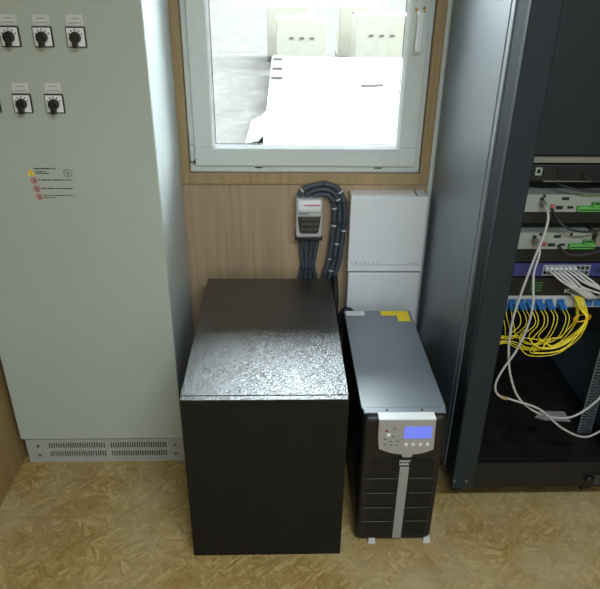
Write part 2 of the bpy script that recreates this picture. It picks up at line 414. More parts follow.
def rotary(x, z, top, n):
    sw = cab.part('rotary_switch', MB().box(x - .0255, x + .0255, Y0 - .008, Y0, z - .0255, z + .0255), M['blackplastic'], bevel=.002)
    cab.part('face_plate', MB().box(x - .0228, x + .0228, Y0 - .0105, Y0 - .0075, z - .0228, z + .0228), M['whiteplate'], sw, bevel=.001)
    kn = MB().cyl((x, Y0 - .010, z), (x, Y0 - .026, z), .0148, .0132, n=28)
    kn.obox((x, Y0 - .024, z - .008), (1, 0, 0), (0, 1, 0), (0, 0, 1), .0065, .008, .0165)
    cab.part('knob', kn, M['blackplastic'], sw, bevel=.0012)
    tk = MB()
    for k in range(5):
        a = PI * (.15 + .175 * k); tk.obox((x + .019 * math.cos(a), Y0 - .0107, z + .0185 * math.sin(a)), (1, 0, 0), (0, 1, 0), (0, 0, 1), .0014, .0003, .0022)
    cab.part('position_mark', tk, M['ink'], sw)
    lb = cab.part('label_plate', MB().box(x - .0225, x + .0225, Y0 - .0025, Y0, top - .027, top), M['labelgrey'], bevel=.0006)
    pr = MB()
    for k, (w, dz) in enumerate(((.020, .009), (.032, .0195))):
        xx = x - w / 2
        while xx < x + w / 2:
            ww = random.uniform(.0014, .0034); pr.box(xx, xx + ww, Y0 - .0028, Y0 - .0024, top - dz - .0016, top - dz + .0006); xx += ww + .0012
    cab.part('print', pr, M['inkgrey'], lb)
for x in (-.7165, -.6305, -.5435): rotary(x, 1.4915, 1.546, 0)
for x in (-.804, -.7165, -.6285): rotary(x, 1.3195, 1.374, 1)

# warning notices on the door (printing too small to read)
YS = Y0 - .0006
def words(mb, x0, x1, z, h):
    x = x0
    while x < x1 - .001:
        w = min(random.uniform(.0016, .0032), x1 - x); mb.box(x, x + w, YS - .0003, YS, z, z + h)
        x += w + (.0028 if random.random() < .16 else .0007)
for args in ((-.722, -.658, 1.1320, .0040), (-.720, -.688, 1.1235, .0030), (-.718, -.680, 1.1185, .0030), (-.714, -.6155, 1.0985, .0034), (-.710, -.6185, 1.0725, .0034), (-.706, -.6195, 1.0515, .0030), (-.706, -.672, 1.0450, .0030)):
    nt = MB(); words(nt, *args); cab.part('notice_line', nt, M['ink'], door)
def disc(mb, x, z, r0, r1, n=28):
    vs = []
    for rr in (r0, r1):
        vs += [(x + rr * math.cos(2 * PI * i / n), YS - .0002, z + rr * math.sin(2 * PI * i / n)) for i in range(n)]
    mb.add(vs, [(i, (i + 1) % n, (i + 1) % n + n, i + n) for i in range(n)])
cab.part('warning_triangle', MB().prism([(-.742, 1.114), (-.722, 1.114), (-.732, 1.134)], YS - .0004, YS), M['yellow'], door)
cab.part('triangle_mark', MB().prism([(-.733, 1.1165), (-.731, 1.1165), (-.7313, 1.1270), (-.7327, 1.1270)], YS - .0008, YS - .0004), M['ink'], door)
for x, z in ((-.7275, 1.0985), (-.7235, 1.0735), (-.7200, 1.0490)):
    rg = MB(); disc(rg, x, z, .0076, .0100); rg.obox((x, YS - .0002, z), (1, 0, -1), (0, 1, 0), (1, 0, 1), .0085, .0002, .0011)
    cab.part('prohibition_sign', rg, M['red'], door)
    cab.part('sign_symbol', MB().box(x - .002, x + .0035, YS - .0002, YS, z - .005, z + .004), M['ink'], door)
em = MB(); disc(em, -.6255, 1.1205, .0112, .0130); disc(em, -.6255, 1.1205, .0085, .0094)
em.obox((-.6255, YS - .0002, 1.1185), (1, 0, 0), (0, 1, 0), (0, 0, 1), .0018, .0002, .005).obox((-.6255, YS - .0002, 1.1235), (1, 0, 0), (0, 1, 0), (0, 0, 1), .0035, .0002, .001)
cab.part('round_emblem', em, M['inkgrey'], door)

# ------------------------------------------------------------------ black battery cabinet
bx0, bx1, by0, by1, bz = -.2817, .1853, -.8844, -.1273, .61
bat = Thing('battery_cabinet', 'plain black steel battery cabinet with a hammered glossy lid, under the window', 'cabinet', ((bx0 + bx1) / 2, (by0 + by1) / 2, 0))
bat.part('body', MB().box(bx0 + .003, bx1 - .003, by0 + .021, by1 - .002, 0, bz - .016), M['boxblack'], bevel=.002)
bat.part('front_panel', MB().box(bx0 + .001, bx1 - .001, by0, by0 + .020, 0.001, bz), M['boxblack'], bevel=.002)
bat.part('lid', MB().box(bx0, bx1, by0 + .0225, by1, bz - .014, bz + .001), M['boxtop'], bevel=.0015)
bat.part('panel_top_edge', MB().box(bx0 + .003, bx1 - .003, by0 + .002, by0 + .019, bz - .001, bz + .0008), M['boxtop'])

# ------------------------------------------------------------------ UPS tower
ux0, ux1, uy0, uy1, uz = .2335, .4840, -.839, -.206, .514
ups = Thing('ups_tower', 'black tower power supply with silver control panel and lit blue screen', 'power supply', ((ux0 + ux1) / 2, -.52, 0))
ups.part('body', MB().box(ux0 + .003, ux1 - .003, -.800, uy1, .045, uz - .004), M['upsblack'], bevel=.003)
top = ups.part('top_cover', MB().box(ux0, ux1, -.798, uy1 - .001, uz - .006, uz), M['upsgrey'], bevel=.002)
def bez(x0, x1, z0, z1):
    mb = MB(); rings = []
    for y, ins, dz in ((-.7955, 0, 0), (-.820, .0005, .001), (-.832, .004, .005), (-.838, .010, .012), (uy0, .018, .02)):
        rings.append((y, rrect(x0 + ins, x1 - ins, z0 + ins * .3, z1 - dz, .016, 5)))
    n = len(rings[0][1]); vs = [(x, y, z) for y, r in rings for x, z in r]
    fs = [(j * n + i, (j + 1) * n + i, (j + 1) * n + (i + 1) % n, j * n + (i + 1) % n) for j in range(len(rings) - 1) for i in range(n)]
    mb.add(vs, fs, 0, True)
    mb.add([(x, uy0, z) for x, z in rings[-1][1]], [tuple(range(n))]); mb.add([(x, -.7955, z) for x, z in rings[0][1]], [tuple(range(n - 1, -1, -1))])
    return mb
bezel = ups.part('front_bezel', bez(ux0, ux1, .014, uz + .001), M['upsblack'])
ups.part('top_rim', MB().box(ux0 + .004, ux1 - .004, -.822, -.7965, uz - .004, uz + .0015), M['upsgrey'], bevel=.002)
# upright fins either side of the centre strip
gr = MB()
for a, b in ((.272, .350), (.388, .458)):
    n = 11
    for i in range(n):
        x = a + (b - a) * i / (n - 1); zt = .365 - .55 * abs(x - .369) * .4 if True else .36
        gr.box(x - .0019, x + .0019, uy0 - .0035, uy0 + .002, .034, zt)
ups.part('grille', gr, M['upsblack'], bezel)
for z in (.280, .220, .158, .098):
    gl = MB()
    for a, b in ((ux0 + .004, .3535), (.3865, ux1 - .004)):
        pts = []
        for i in range(9):
            x = a + (b - a) * i / 8; e = min(x - ux0, ux1 - x); yy = uy0 - .0045 if e > .025 else uy0 - .0045 + .030 * (1 - e / .025) ** 2
            pts.append((x, yy, z))
        gl.tube(pts, .0016, 8)
    ups.part('bezel_rib', gl, M['ribgrey'], bezel)
pan = [(.277, uz + .0025), (.2785, .44), (.283, .398)]
for i in range(1, 6): t = i / 6; pan.append((.283 + (.352 - .283) * t, .398 - .0215 * math.sin(t * PI / 2)))
pan += [(.352, .376), (.357, .364), (.383, .364), (.388, .376)]
for i in range(1, 6): t = 1 - i / 6; pan.append((.447 - (.447 - .388) * t, .394 - .0185 * math.sin(t * PI / 2)))
pan += [(.447, .394), (.4455, .44), (.443, uz + .0025)]
cp = ups.part('control_panel', MB().prism([(x, z if z > .5 else z + .010) for x, z in pan], -.8565, -.820), M['silver'], bevel=.003, label='silver control panel with screen')
yp = -.8567; ZP = .010
ups.part('panel_glint', MB().box(.2775, .4425, -.8562, -.8225, uz + .0020, uz + .0040), M['bead'], cp, bevel=.001, label='painted window glint along the top of the control panel')  # white strip standing in for the window's reflection on the silver top
ups.part('screen', MB().box(.354, .434, yp - .001, yp + .002, .438 + ZP, .482 + ZP), M['lcd'], cp, label='lit blue screen')
for i in range(4):
    x = .3625 + i * .0209
    ups.part('button', MB().cyl((x, yp + .002, .4165 + ZP), (x, yp - .0025, .4165 + ZP), .0052, n=18), M['button'], cp, label='pale round button')
ups.part('fault_lamp', MB().prism([(.297, .474), (.307, .474), (.302, .484)], yp - .001, yp + .002), M['ledred'], cp)
ups.part('lamp_ring', MB().cyl((.3085, yp, .4625), (.3085, yp - .0012, .4625), .006, n=16), M['white'], cp)
for x, z in ((.325, .474), (.322, .446), (.300, .436), (.315, .428), (.337, .428), (.300, .417), (.318, .415), (.335, .413)):
    ups.part('panel_print', MB().box(x - .0045, x + .0045, yp - .0006, yp, z + ZP - .0012, z + ZP + .0012), M['ink'], cp)
ups.part('center_strip', MB().box(.3555, .3840, uy0 - .005, uy0 + .002, .022, .3265), M['strip'], bezel, bevel=.001, label='grey strip down the middle of the front')
bdg = ups.part('badge', MB().box(.350, .389, uy0 - .005, uy0 + .002, .3285, .3605), M['blackplastic'], bezel, bevel=.001)
bl = MB(); yb = uy0 - .0054
x = .3525
for w in (.0052, .0058, .0040, .0054, .0052, .0046):
    bl.box(x, x + .0014, yb, yb + .0006, .346, .3535).box(x, x + w - .001, yb, yb + .0006, .3518, .3535).box(x + w - .0022, x + w - .001, yb, yb + .0006, .3475, .3535); x += w + .0004
x = .3535
for w in (.0066, .0060, .0072, .0066):
    bl.box(x, x + .0016, yb, yb + .0006, .3345, .3435).box(x, x + w - .001, yb, yb + .0006, .3345, .3362).box(x + w - .0026, x + w - .001, yb, yb + .0006, .3345, .3400); x += w + .0006
ups.part('badge_print', bl, M['white'], bdg)
for x, fx in ((.290, 1), (.470, -1)):
    fo = MB().add([(x - .013, -.848, 0), (x + .013, -.848, 0), (x + .015, -.800, 0), (x - .015, -.800, 0), (x - .010, -.843, .020), (x + .011, -.843, .020), (x + .012, -.800, .020), (x - .012, -.800, .020)],
                  [(3, 2, 1, 0), (4, 5, 6, 7), (0, 1, 5, 4), (1, 2, 6, 5), (2, 3, 7, 6), (3, 0, 4, 7)])
    ups.part('foot', fo, M['pad'], bevel=.003, label='light grey front foot')
for x in (.275, .445):
    ups.part('foot', MB().cyl((x, -.25, 0), (x, -.25, .046), .02), M['blackplastic'])
for x in (.307, .410): ups.part('rim_screw', MB().cyl((x, -.810, uz + .001), (x, -.810, uz + .0035), .0035, n=10), M['blackplastic'])
ws = ups.part('white_sticker', MB().box(.239, .309, -.245, -.211, uz, uz + .0005), M['white'], top)
wp = MB()
for y in (-.222, -.232): wp.box(.245, .30, y - .0015, y, uz + .0005, uz + .0007)
ups.part('sticker_print', wp, M['labelgrey'], top)
ups.part('yellow_sticker', MB().box(.371, .427, -.245, -.211, uz, uz + .0005), M['yellow'], top)
ups.part('yellow_sticker', MB().box(.4275, .474, -.288, -.211, uz, uz + .0006), M['yellow'], top)

# ------------------------------------------------------------------ white wall enclosures
ex0, ex1 = .2530, .5390
e1 = Thing('wall_enclosure', 'upper white wall-mounted metal enclosure with a row of indicator symbols', 'electrical box', (.392, -.045, .623))
e1.part('body', MB().box(ex0 + .002, ex1 - .002, -.078, 0, .624, .922), M['encl'], bevel=.002)
ef = e1.part('front_cover', MB().box(ex0, ex1, -.090, -.078, .622, .9235), M['encl'], bevel=.0035, seg=3)
tp = MB().box(ex0 + .004, .494, -.074, -.014, .922, .9235)
e1.part('dusty_top_plate', tp, M['dustwhite'])
e1.part('top_slit', MB().box(.4965, .5005, -.074, -.006, .9215, .9226), M['slot'])
sy = MB()
for i in range(7):
    x = .268 + i * .0162; r = .0024 if i in (1, 3) else .0018
    sy.cyl((x, -.0898, .659), (x, -.0905, .659), r, n=10)
e1.part('indicator', sy, M['ink'], ef)
e1.part('trim_line', MB().box(.272, .530, -.0905, -.0899, .6495, .6508).box(.486, .522, -.0905, -.0899, .6575, .6590), M['inkgrey'], ef)
e2 = Thing('wall_enclosure', 'lower white wall-mounted metal enclosure directly under the one with indicator symbols', 'electrical box', (.392, -.045, .30))
e2.part('body', MB().box(ex0 + .006, ex1 - .004, -.076, 0, .305, .6135), M['encl2'], bevel=.002)
e2.part('front_cover', MB().box(ex0 + .004, ex1 - .001, -.088, -.076, .300, .6145), M['encl2'], bevel=.0035, seg=3)

# ------------------------------------------------------------------ small breaker box
BZ = -.010
br = Thing('breaker_box', 'small grey wall-mounted breaker box with a smoked window above the black cabinet', 'electrical box', (.102, -.04, .752))
br.part('housing', MB().box(.052, .152, -.062, 0, .768, .915), M['isolator'], bevel=.004)
br.part('base', MB().box(.050, .154, -.070, 0, .752, .767), M['blackplastic'], bevel=.003)
br.part('front_cover', MB().prism(rrect(.0535, .1505, .770, .912, .008), -.078, -.062), M['isolator'], bevel=.004)
rf = MB()
pf = [(-.078, .868), (-.086, .872), (-.089, .884), (-.087, .899), (-.080, .9155), (-.062, .9155), (-.062, .868)]
n = len(pf); rf.add([(.061, y, z) for y, z in pf] + [(.144, y, z) for y, z in pf], [tuple(range(n)), tuple(range(2 * n - 1, n - 1, -1))] + [(i, i + n, (i + 1) % n + n, (i + 1) % n) for i in range(n)])
br.part('hood', rf, M['white'], bevel=.002)
br.part('red_line', MB().box(.083, .140, -.0880, -.0850, .8965, .9015), pm('faded_red_tape', (196, 120, 124), .6))
br.part('name_tag', MB().box(.062, .098, -.0792, -.0778, .8585, .8665), M['strip']); br.part('name_tag', MB().box(.106, .140, -.0792, -.0778, .8600, .8650), M['labelgrey'])
wn = br.part('smoked_window', MB().prism([(.066, .792), (.074, .786), (.130, .786), (.138, .792), (.145, .853), (.059, .853)], -.083, -.077), M['smoke'], bevel=.002)
bk = MB()
for i in range(6):
    for z in (.803, .825, .844):
        x = .074 + i * .0115; bk.box(x, x + .007 + .002 * ((i * 7 + int(z * 1000)) % 2), -.0836, -.0828, z - .004, z + .004)
br.part('breaker', bk, M['strip'] if False else pm('dim_breaker_grey', (92, 88, 80), .5, var=.2, vs=200), wn)

for o_ in br.o.children: pass
br.o.location.z += BZ

# corrugated conduits
def corr(path, r, n=12, pitch=.0046):
    P = spline(path, pitch / 2); return MB().tube(P, lambda i: r * (1.0 if i % 2 else .86), n)
def offset(path, d, dy=0):
    P = [Vector(p) for p in path]; out = []
    for i, p in enumerate(P):
        t = (P[min(i + 1, len(P) - 1)] - P[max(i - 1, 0)]).normalized(); nrm = Vector((t.z, 0, -t.x))
        q = p + nrm * d; q.y += dy; out.append(q)
    return out
main = [(.100, -.034, .878), (.104, -.034, .910), (.125, -.034, .930), (.160, -.034, .934), (.194, -.034, .920), (.2135, -.034, .884), (.219, -.034, .833), (.2165, -.034, .772), (.210, -.034, .697), (.204, -.034, .640), (.190, -.034, .58), (.184, -.034, .50), (.180, -.034, .36), (.176, -.034, .20), (.174, -.034, .012)]
names = ['outermost of the three slate conduits looping over the breaker box', 'middle one of the three slate conduits looping over the breaker box', 'innermost of the three slate conduits looping over the breaker box']
conds = []
for i, d in enumerate((-.0195, 0, .0195)):
    P = offset(main, d * 1.03)
    P[0].x = .100 - d * 1.0 ; P[0].z = .906; P[1].z = max(P[1].z, .924)
    if i == 2: P[0] = Vector((.116, -.034, .906)); P[1] = Vector((.120, -.034, .9085)); P[2] = Vector((.134, -.034, .9125))
    if i == 0: P = [Vector((.064, -.034, .906)), Vector((.076, -.034, .930))] + P[2:]
    if i == 1: P[0] = Vector((.090, -.034, .906)); P[1] = Vector((.098, -.034, .918))
    t = Thing('conduit', names[i], 'cable', P[0], 'conduits looping over the breaker box')
    t.part('sleeve', corr(P, .0101), M['conduit'])
    conds.append((t, spline(P, .005)))
def marker(t, path, z, side, up=False):
    best = None
    for k in range(3, len(path) - 3):
        p = path[k]
        ok = (p.x < .16) if side < 0 else (p.x >= .16)
        if ok and (best is None or abs(p.z - z) < abs(path[best].z - z)): best = k
    p = path[best]; q = path[best + 1]; d = (q - p).normalized()
    t.part('marker_ring', MB().cyl(p - d * .0028, p + d * .0028, .0106, n=14), M['labelgrey'], label='pale marker ring')
for t, zs_ in ((0, ((.93, -1), (.925, 1), (.77, 1))), (1, ((.895, 1), (.716, 1), (.60, 1))), (2, ((.86, 1), (.79, 1), (.655, 1)))):
    for z, s_ in zs_: marker(conds[t][0], conds[t][1], z, s_)
# black ties strapping the three conduits together
for (p, q, lab) in (((.166, .885), (.222, .885), 'black cable tie nearest the bend of the three slate conduits'), ((.160, .80), (.235, .80), 'second black cable tie from the bend on the three slate conduits'),
                    ((.150, .660), (.228, .660), 'black cable tie just above the black cabinet on the three slate conduits')):
    z = p[1]; xs_ = []
    for t, P in conds:
        c = min((v for v in P if v.x > .165), key=lambda v: abs(v.z - z)); xs_.append(c)
    a = min(xs_, key=lambda v: v.x); b = max(xs_, key=lambda v: v.x)
    d = (b - a).normalized(); mb = MB(); R = .0112; pts = []
    for k in range(9): an = PI / 2 + PI * k / 8; pts.append(a + d * math.cos(an) * R + Vector((0, math.sin(an) * R, 0)))
    for k in range(9): an = -PI / 2 + PI * k / 8; pts.append(b + d * math.cos(an) * R + Vector((0, math.sin(an) * R, 0)))
    pts.append(pts[0]); mb.tube(pts, .0016, 6)
    mb.obox((a + b) / 2 + Vector((0, -R - .002, 0)), (1, 0, 0), (0, 1, 0), (0, 0, 1), .003, .002, .0035)
    single('cable_tie', mb, M['blackplastic'], lab, 'cable tie', (a + b) / 2, 'ties on the looping conduits')
# clip where the loop meets the wall top
cl = MB().box(.150, .160, -.048, 0, .947, .957)
single('cable_clip', MB().cyl((.152, 0, .956), (.152, -.052, .956), .005, n=12), M['blackplastic'], 'small black clip on the wall above the conduit loop', 'clip', (.152, 0, .956))
# four conduits dropping out of the breaker box
drops = [((.072, .083, .073), 'leftmost'), ((.094, .096, .093), 'second from left'), ((.114, .109, .112), 'third from left'), ((.134, .122, .134), 'rightmost')]
for i, ((xa, xm, xb), w) in enumerate(drops):
    y = -.030 if i % 2 == 0 else -.036
    t = Thing('conduit', f'{w} of the four slate conduits hanging straight down under the breaker box', 'cable', (xa, y, .752), 'conduits under the breaker box')
    t.part('sleeve', corr([(xa, y, .7415), (xa + .001, y, .715), (xm + (xa - xm) * .4, y, .66), (xm, y, .612), (xb, y, .56), (xb, y, .40), (xb, y, .20), (xb, y, .010)], .0088), M['conduit'])
mb = MB(); R = .0105; a = Vector((.083, -.033, .614)); b = Vector((.122, -.033, .614)); pts = []
for k in range(9): an = PI / 2 + PI * k / 8; pts.append(a + Vector((math.cos(an) * R, math.sin(an) * R * 1.3, 0)))
for k in range(9): an = -PI / 2 + PI * k / 8; pts.append(b + Vector((math.cos(an) * R, math.sin(an) * R * 1.3, 0)))
pts.append(pts[0]); mb.tube(pts, .0018, 6)
single('cable_tie', mb, M['blackplastic'], 'black cable tie round the four conduits under the breaker box', 'cable tie', (.102, -.033, .614))
# black conduit from the bundle over to the back of the power supply
t = Thing('conduit', 'black conduit arching down behind the black cabinet to the back of the power supply', 'cable', (.205, -.10, .0))
t.part('sleeve', corr([(.2080, -.062, .588), (.2115, -.072, .55), (.213, -.09, .50), (.212, -.105, .40), (.213, -.12, .25), (.214, -.13, .0135)], .0115), M['conduitblack'])
t = Thing('conduit', 'black conduit humped behind the top rear edge of the power supply', 'cable', (.245, -.15, .0))
t.part('sleeve', corr([(.222, -.165, .0145), (.221, -.163, .25), (.224, -.160, .44), (.240, -.160, .487), (.262, -.162, .488), (.280, -.166, .455), (.284, -.172, .32), (.284, -.184, .27), (.284, -.2055, .25)], .0125), M['conduitblack'])

# ------------------------------------------------------------------ server rack
rk = Thing('server_rack', 'open-fronted blue-black server rack on castors at the right', 'rack', (.86, -.39, 0))
rx0, rx1, ry0, ry1, rzb, rzt = .560, 1.160, -.742, -.035, .136, 2.02
for s, name in ((1, 'left'), (-1, 'right')):
    A = lambda x: x if s > 0 else rx0 + rx1 - x
    def bb(mb, xa, xb, *r): xa, xb = sorted((A(xa), A(xb))); return mb.box(xa, xb, *r)
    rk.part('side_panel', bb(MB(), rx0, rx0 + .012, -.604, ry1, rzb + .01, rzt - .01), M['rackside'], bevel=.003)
    fpm = MB(); pts = [(rx0 + .001, -.600), (rx0 + .001, -.646), (rx0 + .001, -.7075), (rx0 + .045, -.7075), (rx0 + .045, -.600)]
    vs = [(A(x), y, z) for z in (rzb, rzt) for x, y in [(rx0 + .012, -.636), (rx0 + .004, -.640), (rx0 + .012, -.712), (rx0 + .060, -.712), (rx0 + .060, -.636)]]
    rk.part('frame_post', MB().add(vs, [(0, 1, 2, 3, 4), (9, 8, 7, 6, 5)] + [(i, (i + 1) % 5, (i + 1) % 5 + 5, i + 5) for i in range(5)]), M['rackblue'], bevel=.002)
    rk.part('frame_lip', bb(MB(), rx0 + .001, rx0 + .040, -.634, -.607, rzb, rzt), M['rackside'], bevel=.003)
    rk.part('front_post', bb(MB(), rx0, rx0 + .073, ry0, -.716, rzb, rzt), M['rackblue'], bevel=.004, seg=3)
    # perforated mounting rails, front and rear
    for yy in (-.660, -.545):
        rl = MB(); xa, xb = rx0 + .060, rx0 + .078
        if yy > -.6: xa, xb = rx0 + .058, rx0 + .108
        bb(rl, xa, xa + .005, yy, yy + .002, .20, rzt - .02); bb(rl, xb - .005, xb, yy, yy + .002, .20, rzt - .02)
        if yy > -.6: bb(rl, (xa + xb) / 2 - .003, (xa + xb) / 2 + .003, yy, yy + .002, .20, rzt - .02)
        z = .20
        while z < rzt - .03: bb(rl, xa + .005, xb - .005, yy, yy + .002, z, z + .0055); z += .0125
        bb(rl, xa, xa + .002, yy + .002, yy + .05, .20, rzt - .02)
        rk.part('mounting_rail', rl, M['rackblue'] if yy < -.6 else M['steel'] if False else pm('galvanised_rail', (120, 126, 130), .45, .4))
bf = rk.part('base_frame', MB().box(rx0 + .073, rx1 - .073, ry0 + .002, -.716, rzb, .240).box(rx0 + .06, rx1 - .06, -.712, -.690, rzb, .236).box(rx0 + .01, rx1 - .01, -.69, ry1, rzb, .198), M['rackdark'], bevel=.002)
rk.part('base_plate', MB().box(rx0 + .062, rx1 - .062, -.688, ry1 - .01, .198, .202), pm('worn_brown_base', (30, 29, 25), .35, var=.4, vs=14))
rk.part('back_panel', MB().box(rx0 + .012, rx1 - .012, ry1 - .004, ry1, rzb + .04, rzt - .02), M['rackdark'])
rk.part('roof', MB().box(rx0, rx1, ry0, ry1, rzt, rzt + .02), M['rackblue'], bevel=.003)
for x, y in ((.625, -.60), (1.085, -.60), (.625, -.10), (1.085, -.10)):
    cst = rk.part('caster', MB().box(x - .030, x + .030, y - .03, y + .03, .128, .136).box(x - .024, x - .018, y - .022, y + .022, .036, .128).box(x + .018, x + .024, y - .022, y + .022, .036, .128), M['rackdark'], bevel=.002)
    rk.part('wheel', MB().cyl((x - .015, y, .040), (x + .015, y, .040), .040, n=24), M['blackplastic'], cst, bevel=.004)
tb_ = rk.part('transport_bracket', MB().box(1.030, 1.078, ry0 - .006, ry0 + .002, .150, .190), M['ribgrey'], bevel=.003, label='grey bracket on the base frame')
rk.part('bracket_bolt', MB().cyl((1.014, ry0 + .002, .170), (1.014, ry0 - .012, .170), .014, n=18), M['blackplastic'], tb_)
for x in (.566, .606): rk.part('base_screw', MB().cyl((x, ry0 + .002, .168), (x, ry0 - .002, .168), .0045, n=10), M['steel'])

# --- gear in the rack
gx0, gx1, gy = .640, 1.080, -.662
t = Thing('equipment_case', 'large smooth dark blue case filling the top of the rack', 'equipment', (.86, -.45, 1.231))
t.part('case', MB().box(gx0, gx1, gy, -.25, 1.231, 1.78), M['case'], bevel=.003)
t.part('mounting_ear', MB().box(.622, gx0, gy, gy + .0015, 1.231, 1.78).box(gx1, 1.098, gy, gy + .0015, 1.231, 1.78), M['case'])
def shelf(z0, z1, lip0, mat, label, y0=gy - .004):
    t = Thing('rack_shelf', label, 'shelf', (.86, -.45, z0), 'shelves in the rack')
    t.part('tray', MB().box(gx0, gx1, y0 + .002, -.20, z1 - .003, z1), mat)
    t.part('front_lip', MB().box(.622, 1.098, y0, y0 + .002, lip0, z1), mat, bevel=.0006)
    return t
shelf(1.212, 1.2275, 1.213, M['beige'], 'beige-edged rack shelf under the dark blue case')
t = Thing('rack_unit', 'thin dark rack unit with one pale square socket, under the beige shelf', 'equipment', (.86, -.45, 1.165))
t.part('case', MB().box(gx0, gx1, gy + .004, -.28, 1.160, 1.206), M['rackdark'], bevel=.002)
ps = MB(); ring(ps, .674, .692, 1.178, 1.199, .0045, gy - .001, gy + .0045); t.part('socket', ps, M['device'], label='pale square socket')
t.part('lower_edge', MB().box(.700, .880, gy - .001, gy + .004, 1.160, 1.1635), M['steel'])
t.part('vent', MB().box(.735, .775, gy + .002, gy + .004, 1.170, 1.196), M['slot'])
shelf(1.061, 1.076, 1.044, M['rackdark'], 'dark rack shelf carrying the upper pale device')
shelf(.950, .9655, .926, M['rackdark'], 'dark rack shelf carrying the lower pale device, above the violet-blue switch')
def media(x0, x1, z0, label, dx):
    t = Thing('network_device', label, 'network device', ((x0 + x1) / 2, -.58, z0), 'pale devices on rack shelves')
    z1 = z0 + .049; y = gy - .002
    t.part('case', MB().box(x0, x1, y + .002, -.42, z0, z1), M['device'], bevel=.002)
    fp = t.part('front_plate', MB().box(x0, x1, y, y + .002, z0, z1), M['device'])
    for x in (x0 + .055 + dx, x1 - .06): t.part('screw', MB().cyl((x, y, z1 - .004), (x, y - .003, z1 - .004), .004, n=10), M['blackplastic'])
    cx = x0 + .053
    t.part('antenna_socket', MB().cyl((cx, y, z0 + .026), (cx, y - .010, z0 + .026), .009, n=16).cyl((cx, y - .010, z0 + .026), (cx, y - .018, z0 + .024), .0055, n=12), M['steel'])
    t.part('dark_socket', MB().cyl((cx - .003, y - .001, z0 + .037), (cx - .003, y - .005, z0 + .037), .005, n=12), M['blackplastic'])
    t.part('port', MB().box(cx + .052, cx + .072, y - .003, y, z0 + .0345, z0 + .0425), M['blackplastic'], bevel=.002)
    t.part('red_port', MB().box(cx + .024, cx + .036, y - .006, y, z0 + .010, z0 + .022), M['redplug'], bevel=.002)
    t.part('port', MB().box(cx + .040, cx + .060, y - .003, y, z0 + .008, z0 + .018), M['blackplastic'], bevel=.002)
    t.part('port', MB().box(cx + .072, cx + .088, y - .003, y, z0 + .010, z0 + .017), M['blackplastic'], bevel=.001)
    g = t.part('terminal_block', MB().box(cx + .098, cx + .170, y - .012, y, z0 + .004, z0 + .018).box(cx + .136, cx + .162, y - .016, y, z0 + .018, z0 + .030), M['green'], bevel=.001)
    t.part('terminal_slot', MB().box(cx + .138, cx + .160, y - .0165, y - .0155, z0 + .026, z0 + .030).box(cx + .101, cx + .168, y - .0125, y - .0118, z0 + .008, z0 + .011), M['conduitblack'], g)
    return (cx, y - .018, z0 + .024)
pA = media(.655, .985, 1.076, 'upper pale rack device with a green terminal block and a grey lead', .0)
pB = media(.655, .868, .9655, 'lower pale rack device with a green terminal block, shorter than the one above', .012)
t = Thing('power_adapter', 'small grey box beside the lower pale device on its shelf', 'adapter', (.93, -.60, .9655))
t.part('case', MB().box(.888, .985, -.655, -.52, .9655, 1.012), M['beige'], bevel=.004)
# switch
t = Thing('network_switch', 'violet-blue network switch with two rows of ports feeding white cables', 'switch', (.86, -.45, .876))
t.part('case', MB().box(gx0, gx1, gy + .002, -.30, 0.8795, .9200), M['rackdark'], bevel=.002)
t.part('front_plate', MB().box(.622, 1.098, gy - .002, gy + .002, 0.8795, .9200), M['switchblue'], bevel=.001)
pb = t.part('port_block', MB().box(.748, .886, gy - .004, gy - .002, .8825, .9165), M['strip'], bevel=.001)
ports = []
for i in range(10):
    for j in range(2):
        x = .7555 + i * .0134; z = .8920 + j * .0155
        t.part('port', MB().box(x - .0046, x + .0046, gy - .0046, gy - .0036, z - .0048, z + .0048), M['slot'], pb); ports.append((x, z))
mk = MB()
for i in range(9): mk.box(.905 + i * .009, .909 + i * .009, gy - .0025, gy - .002, .890, .906)
t.part('panel_print', mk, M['blackplastic'])
# dark modem
t = Thing('fibre_router', 'black rack unit with rows of small green lamps above the patch panel', 'equipment', (.86, -.45, .818))
t.part('case', MB().box(gx0, gx1, gy + .002, -.32, .8175, .8735), M['rackdark'], bevel=.002)
t.part('front_plate', MB().box(.622, 1.098, gy - .002, gy + .002, .8175, .8735), M['blackplastic'], bevel=.001)
for i in range(4):
    lm = MB()
    for j in range(6): lm.box(.722 + j * .0062, .7265 + j * .0062, gy - .0026, gy - .0018, .832 + i * .0085, .8352 + i * .0085)
    t.part('lamp_row', lm, M['ledgreen'], label='row of green lamps')
t.part('fan_opening', MB().cyl((.668, gy - .0018, .846), (.668, gy - .0028, .846), .018, n=20), M['slot'])
jk = MB()
for i in range(8): jk.box(.826 + i * .0085, .832 + i * .0085, gy - .0026, gy - .0018, .8255, .8385)
t.part('jack_row', jk, M['labelgrey'])
# fibre patch panel
t = Thing('patch_panel', 'grey fibre patch panel with a row of blue plugs along it', 'patch panel', (.86, -.5, .778))
t.part('tray', MB().box(gx0, gx1, gy + .002, -.40, .7775, .8155), M['patch'], bevel=.002)
t.part('front_plate', MB().box(.622, 1.098, gy - .002, gy + .002, .7775, .8155), M['patch'], bevel=.001)
px_ = [.650, .676, .702, .728, .756, .785, .820, .905, .932]
for x in px_: t.part('adapter', MB().box(x - .0105, x + .0105, gy - .008, gy - .002, .784, .806), M['fibreplug'], bevel=.001, label='blue adapter')

